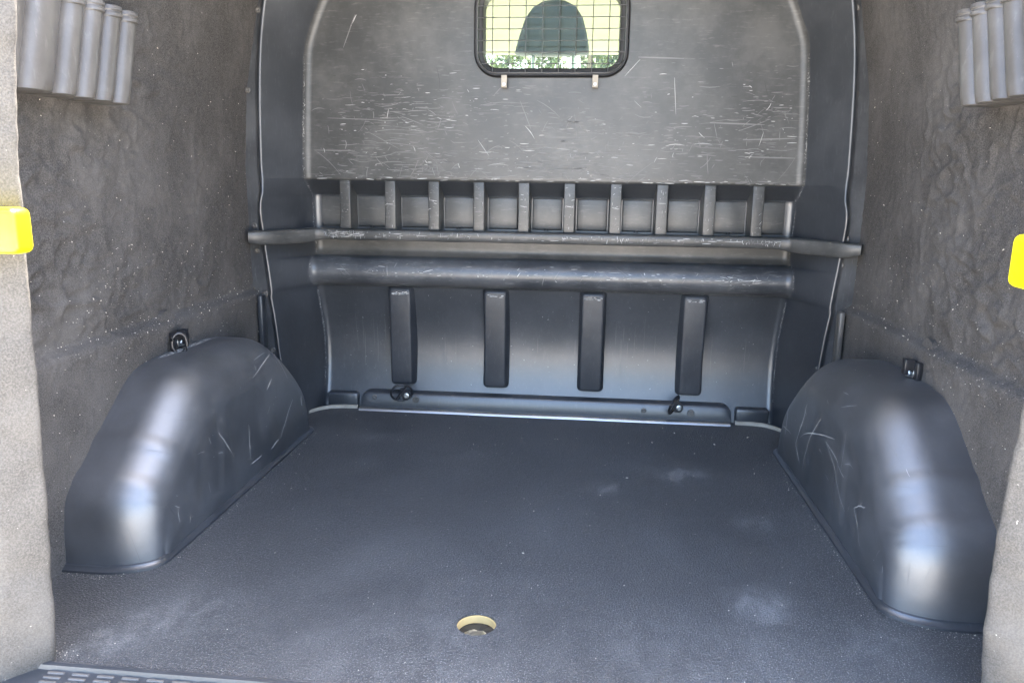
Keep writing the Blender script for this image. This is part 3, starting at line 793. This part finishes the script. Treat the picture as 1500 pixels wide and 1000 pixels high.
# ------------------------------------------------------------------ trees ahead of the van, seen through the window
def tree(base, h, r, seed, label):
    q = random.Random(seed); t = empty('tree', base, label, 'tree')
    b = Vector(base); top = b + Vector((0.2, 0, h*0.8))
    tube('trunk', [b, b+Vector((0.05, 0, h*0.3)), b+Vector((0.1, 0.1, h*0.55)), top], [0.16, 0.13, 0.09, 0.03], M['bark'], t, 8)
    V = []; Fc = []; cl = []
    for k in range(26):
        a = q.uniform(0, 6.28); e = q.uniform(-0.6, 1.0); rr = r*q.uniform(0.35, 1.0)
        cl.append((b + Vector((math.cos(a)*rr, math.sin(a)*rr, h*0.62 + e*h*0.33)), r*q.uniform(0.22, 0.45)))
    for c, cr in cl:
        for k in range(110):
            d = Vector((q.gauss(0, 1), q.gauss(0, 1), q.gauss(0, 1))).normalized()*cr*q.random()**0.4
            u = Vector((q.gauss(0, 1), q.gauss(0, 1), q.gauss(0, 1))).normalized(); w = u.orthogonal().normalized(); sz = q.uniform(0.05, 0.10)
            i0 = len(V); p = c + d; V += [p-u*sz, p+w*sz*0.5, p+u*sz, p-w*sz*0.5]; Fc.append((i0, i0+1, i0+2, i0+3))
    mesh_obj('crown', V, Fc, M['leaf'], t, smooth=False)
def ground_at(px, Y): p = on_y(px, 100, Y); return (p.x, Y, GZ)
tree(ground_at(850, 15), 4.6, 0.95, 11, 'leafy green tree outside, right of centre through the barred window')
tree(ground_at(752, 22), 5.2, 0.8, 5, 'smaller pale tree outside, left of the headrest through the barred window')
tree(ground_at(905, 17), 4.4, 0.7, 8, 'thin green tree outside at the end of the barred window')

# ------------------------------------------------------------------ wear: scrapes, dust and crumbs lying on the surfaces
class Rib:
    def __init__(s): s.V = []; s.F = []
    def add(s, pts, nrm, w):
        """tapered ribbon along pts; nrm one normal per point"""
        b = len(s.V); m = len(pts)
        for i, p in enumerate(pts):
            d = (pts[min(i+1, m-1)] - pts[max(i-1, 0)]); 
            if d.length < 1e-7: d = Vector((1, 0, 0))
            c = d.normalized().cross(nrm[i]); t = i/(m-1)
            ww = w*(0.25 + 0.75*math.sin(math.pi*min(1, max(0, 0.06+0.9*t)))) if not isinstance(w, list) else w[i]
            q = p + nrm[i]*0.0005; s.V += [q - c*ww/2, q + c*ww/2]
        s.F += [(b+2*i, b+2*i+1, b+2*i+3, b+2*i+2) for i in range(m-1)]
    def build(s, name, mat, parent):
        if not s.V: return
        o = mesh_obj(name, s.V, s.F, mat, parent, smooth=False); o['kind'] = 'stuff'; return o
q = random.Random(21)
BACKN = Vector((0, -1, 0))
def flat_scr(rib, x, z, L, ang, w, y, bend=0.0, m=5):
    pts = []
    for k in range(m):
        t = k/(m-1)-0.5; a = ang + bend*t
        pts.append(Vector((x + L*t*math.cos(a) - bend*L*0.12*(4*t*t-1)*math.sin(ang), y, z + L*t*math.sin(a) + bend*L*0.12*(4*t*t-1)*math.cos(ang))))
    rib.add(pts, [BACKN]*m, w)
def in_window(x, z): return WX0-0.01 < x < WX1+0.01 and z > WZ0-0.02
pale, dim, dark = Rib(), Rib(), Rib()
clust = [(q.uniform(-0.6, 0.62), 0.69 + 0.20*q.random()**1.3, q.uniform(0.02, 0.07)) for _ in range(24)]
for k in range(1500):
    if q.random() < 0.75: cx, cz, cr = q.choice(clust); x, z = q.gauss(cx, cr*1.4), q.gauss(cz, cr*0.55)
    else: x, z = q.uniform(-0.63, 0.64), 0.684 + 0.30*q.random()**1.6
    if not (-0.635 < x < 0.645 and 0.683 < z < 1.1) or in_window(x, z): continue
    hor = q.random() < 0.80
    ang = q.gauss(0, 0.05) if hor else q.uniform(-1.6, 1.6)
    L = min(0.09, q.expovariate(1/0.014)) + 0.002
    if q.random() < 0.15: flat_scr(pale, x, z, L*0.8, ang, q.uniform(0.0005, 0.0019), 2.1097, q.gauss(0, 0.12))
    elif q.random() < 0.05: flat_scr(dark, x, z, L, ang, q.uniform(0.0006, 0.0014), 2.1097, q.gauss(0, 0.12))
    else: flat_scr(dim, x, z, L*1.3, ang, q.uniform(0.0006, 0.0022), 2.1097, q.gauss(0, 0.12))
for k in range(90):                                               # rubbed bottom edge
    x = q.uniform(-0.65, 0.66); flat_scr(pale if q.random() < 0.4 else dim, x, q.uniform(0.676, 0.684), q.uniform(0.003, 0.03), q.gauss(0, 0.06), q.uniform(0.0008, 0.0022), 2.1093)
for (a, b, w, rb) in (((520, 22), (503, 70), 0.003, dim), ((522, 22), (513, 40), 0.003, pale), ((935, 84), (1002, 86), 0.0035, dim), ((938, 87), (915, 112), 0.0012, pale), ((988, 114), (990, 168), 0.0012, pale),
                      ((762, 148), (778, 190), 0.0022, dim), ((539, 193), (584, 218), 0.0016, dim), ((1088, 205), (1165, 203), 0.004, dim), ((1095, 230), (1165, 232), 0.004, dim), ((1040, 180), (1120, 183), 0.004, dim),
                      ((700, 205), (716, 228), 0.0014, pale), ((480, 173), (560, 176), 0.0022, dim), ((460, 220), (520, 221), 0.003, dim)):
    A, B = on_y(*a, 2.1097), on_y(*b, 2.1097); pts = [A.lerp(B, k/6) + Vector((0, 0, 0.002*noise.noise(Vector((a[0], k, 0))))) for k in range(7)]; rb.add(pts, [BACKN]*7, w)
def surf_scr(rib, x, z, L, w, ang=0.0):
    """scrape on the rounded beam or lower panel, following its profile"""
    pts = []; nn = []
    for k in range(5):
        t = k/4-0.5; zz = z + L*t*math.sin(ang); xx = x + L*t*math.cos(ang); e = 0.001
        dy = (back_y(zz+e) - back_y(zz-e))/(2*e); n_ = Vector((0, -1, dy)).normalized()
        pts.append(Vector((xx, back_y(zz), zz))); nn.append(n_)
    rib.add(pts, nn, w)
for k in range(260):
    x = q.uniform(-0.63, 0.64); z = q.gauss(0.418, 0.011)
    if not 0.385 < z < 0.448: continue
    surf_scr(pale if q.random() < 0.33 else dim, x, z, 0.003 + min(0.05, q.expovariate(1/0.010)), q.uniform(0.0007, 0.0022), q.gauss(0, 0.10) if q.random() < 0.8 else q.uniform(-1.5, 1.5))
for k in range(240):                                              # dust caught under the beam
    x = 0.66 - 0.75*q.random()**1.2
    surf_scr(pale, x, 0.3735 + 0.004*q.random(), q.uniform(0.001, 0.008), q.uniform(0.0006, 0.0018), q.gauss(0, 0.2))
A, B = on_y(488, 417, 2.172), on_y(528, 420, 2.172); pale.add([A.lerp(B, k/5) for k in range(6)], [BACKN]*6, [0.0045, 0.005, 0.004, 0.003, 0.002, 0.0006])
for k in range(360):
    x = q.uniform(-0.62, 0.63); z = q.uniform(0.07, 0.36)
    surf_scr(pale if q.random() < 0.25 else dim, x, z, q.uniform(0.0008, 0.005), q.uniform(0.0006, 0.0014), q.uniform(-1.57, 1.57))
for k in range(26):                                               # dried runs down the lower panel
    x = q.choice((q.uniform(0.16, 0.34), q.uniform(-0.60, 0.6))); surf_scr(dim, x, q.uniform(0.16, 0.25), q.uniform(0.04, 0.13), q.uniform(0.0006, 0.0014), math.pi/2)
for x in RIB_X:                                                   # rubbed rib faces
    for k in range(18):
        flat_scr(pale if q.random() < 0.25 else dim, x + q.uniform(-0.012, 0.012), q.uniform(0.545, 0.668), q.uniform(0.001, 0.010), q.gauss(0, 0.4) if q.random() < 0.6 else 1.57, q.uniform(0.0006, 0.0016), 2.1110)
    if q.random() < 0.6: flat_scr(pale, x, 0.615 + q.uniform(-0.012, 0.012), 0.020, q.gauss(0, 0.15), 0.0013, 2.1110)
for k in range(330):                                              # shelf lip front face
    x = q.uniform(-0.61, 0.63); r_ = q.random()
    if r_ < 0.35: x = q.uniform(-0.61, -0.50)
    if r_ > 0.88: x = q.uniform(0.54, 0.63)
    vert = q.random() < 0.6
    flat_scr(pale if q.random() < 0.4 else dim, x, q.uniform(0.518, 0.533), q.uniform(0.002, 0.012) if vert else q.uniform(0.004, 0.03), 1.57 + q.gauss(0, 0.2) if vert else 0, q.uniform(0.0006, 0.0020), 2.0848)
for px, amt in ((588, 30), (867, 40), (725.5, 8), (1015, 8)):     # rubbed tops of the pads
    x = on_y(px, 490, 2.165).x
    for k in range(amt): flat_scr(pale, x + q.uniform(-0.022, 0.022), q.uniform(0.350, 0.358), q.uniform(0.004, 0.014), q.gauss(0, 0.1), q.uniform(0.001, 0.003), 2.1498)
for s_ in (-1, 1):                                                # specks and scrapes on the side panels
    for k in range(420):
        z = q.choice((q.uniform(0.06, 0.36), q.uniform(0.40, 1.0))); sec = section(z); A2, B2 = sec[13], sec[14]
        t = q.random(); p = A2.lerp(B2, t); d = (B2 - A2).normalized(); nrm = Vector((s_*d.y, -d.x, 0))
        if nrm.y > 0: nrm = -nrm
        P = Vector((CX + s_*p.x, p.y, z)); T = Vector((s_*d.x, d.y, 0)); a = q.choice((1.57, 1.57, q.uniform(-0.5, 0.5), q.uniform(-1.5, 1.5))); L = q.uniform(0.001, 0.008) if q.random() < 0.9 else q.uniform(0.01, 0.03)
        u = T*math.cos(a) + Vector((0, 0, 1))*math.sin(a); (pale if q.random() < 0.3 else dim).add([P - u*L/2, P, P + u*L/2], [nrm]*3, q.uniform(0.0006, 0.0013))
pale.build('pale_scrapes', M['scratch'], BK); dim.build('faint_scrapes', M['scratch_dim'], BK); dark.build('dark_scuffs', M['scratch_dark'], BK)
# wheel arches
def arch_frame(i, v, s_):
    i = min(NA-2, max(1, i)); i0 = int(i); f = i - i0
    P = arch_pt(i0, v).lerp(arch_pt(i0+1, v), f); du = arch_pt(i0+1, v) - arch_pt(i0, v); e = 0.02
    dv = arch_pt(i0, min(2, v+e)) - arch_pt(i0, max(0, v-e)); n_ = du.cross(dv)
    if n_.length < 1e-9: n_ = Vector((-1, 0, 0))
    n_.normalize()
    if n_.dot(P - Vector((0.76, 1.55, 0.05))) < 0: n_ = -n_
    return Vector((CX + s_*P.x, P.y, P.z)), Vector((s_*n_.x, n_.y, n_.z))
def arch_line(rib, s_, a, b, w, m=9, jit=0.0):
    pts = []; nn = []
    for k in range(m):
        t = k/(m-1); P, n_ = arch_frame(a[0] + (b[0]-a[0])*t + jit*noise.noise(Vector((a[0], t*4, 1))), a[1] + (b[1]-a[1])*t + 0.01*jit*noise.noise(Vector((b[0], t*5, 7))), s_); pts.append(P); nn.append(n_)
    rib.add(pts, nn, w)
for s_ in (-1, 1):
    pale, dim = Rib(), Rib()
    for k in range(170):
        i, v = q.uniform(8, 120), q.uniform(0.35, 1.75); L = q.expovariate(1/3.0) + 0.5; a = q.uniform(0, 3.14)
        arch_line(pale if q.random() < 0.15 else dim, s_, (i, v), (i + L*math.cos(a), v + 0.035*L*math.sin(a)), q.uniform(0.0005, 0.0012), 5)
    if s_ > 0:
        for a, b, w in (((84, 1.05), (98, 1.5), .0020), ((98, 1.5), (92, 1.72), .0016), ((60, 1.15), (92, 1.42), .0011), ((45, 1.35), (66, 1.25), .0012), ((66, 1.25), (40, 1.62), .0010), ((108, 0.75), (112, 1.3), .0028), ((100, 0.55), (92, 0.85), .0022),
                        ((72, 1.1), (88, 1.75), .0010), ((28, 1.1), (34, 1.4), .0012), ((34, 1.4), (24, 1.55), .0012), ((112, 0.6), (96, 0.50), .0018), ((120, 1.0), (104, 1.35), .0014)):
            arch_line(pale, s_, a, b, w*1.5, 12, 0.5)
    else:
        for a, b, w in (((88, 0.60), (98, 0.92), .0022), ((104, 1.15), (94, 1.72), .0018), ((92, 1.72), (84, 1.78), .0022), ((66, 1.35), (66, 1.72), .0014), ((66, 1.78), (76, 1.78), .0028), ((46, 1.2), (54, 1.55), .0010), ((112, 0.95), (114, 1.12), .004), ((82, 1.0), (78, 1.10), .0022), ((70, .9), (86, .72), .001)):
            arch_line(pale, s_, a, b, w*1.5, 12, 0.5)
        for k in range(60):                                       # dust smear where the top meets the carpet
            i = q.uniform(52, 78); arch_line(pale if q.random() < 0.5 else dim, s_, (i, 0.13 + 0.06*q.random()), (i + q.uniform(1, 6), 0.13 + 0.06*q.random()), q.uniform(0.0015, 0.005), 6, 0.5)
    pale.build('pale_scrapes', M['scratch'], ARCH[s_]); dim.build('faint_scrapes', M['scratch_dim'], ARCH[s_])
# crumbs
class Crumbs:
    def __init__(s): s.V = []; s.F = []
    def add(s, p, r):
        b = len(s.V); ax = Vector((q.gauss(0, 1), q.gauss(0, 1), q.gauss(0, 1))).normalized(); u = ax.orthogonal().normalized(); w = ax.cross(u); e = q.uniform(1.0, 2.4)
        s.V += [p - ax*r*e, p + u*r, p + w*r*0.7, p - u*r*0.8, p - w*r*0.6, p + ax*r*e]
        s.F += [(b, b+1, b+2), (b, b+2, b+3), (b, b+3, b+4), (b, b+4, b+1), (b+5, b+2, b+1), (b+5, b+3, b+2), (b+5, b+4, b+3), (b+5, b+1, b+4)]
    def build(s, name, label, mat=None):
        tag(mesh_obj(name, s.V, s.F, mat or M['crumb'], smooth=False), label, 'crumbs', kind='stuff')
for s_, n_, lab in ((-1, 760, 'pale sawdust crumbs caught in the browner carpet wall'), (1, 480, 'pale sawdust crumbs caught in the greyer carpet wall')):
    c = Crumbs()
    for k in range(n_):
        y = q.uniform(1.0, 2.0); z = q.choice((0.385 + abs(q.gauss(0, 0.10)), q.uniform(0.02, 0.36), q.uniform(0.38, 0.95), 0.376 + q.gauss(0, 0.008)))
        c.add(Vector((wall_at(s_, y, z) - s_*0.0006, y, z)), q.uniform(0.0003, 0.0009) if q.random() < 0.94 else q.uniform(0.0010, 0.0016))
    c.build('carpet_crumbs', lab)
c = Crumbs()
for k in range(260): c.add(Vector((q.uniform(-0.60, 0.61), 0.92 + 1.2*q.random(), 0.0008)), q.uniform(0.0003, 0.0010) if q.random() < 0.94 else q.uniform(0.0012, 0.0020))
for k in range(300):                                              # swept up against the feet of the wheel arches and the pillars
    s_ = q.choice((-1, 1)); t = q.random()
    if t < 0.45: x, y = 0.606 - abs(q.gauss(0, 0.006)), q.uniform(1.2, 1.92)
    elif t < 0.75: x = q.uniform(0.64, 0.775); y = 1.133 - abs(q.gauss(0, 0.010)) + 0.035*max(0, (0.69-x)/0.05)
    else: x, y = q.gauss(0.62, 0.02), q.gauss(0.915, 0.012)
    c.add(Vector((CX + s_*x, y, 0.0006)), q.uniform(0.0003, 0.0009))
c.build('floor_crumbs', 'pale crumbs scattered over the dark rubber floor')
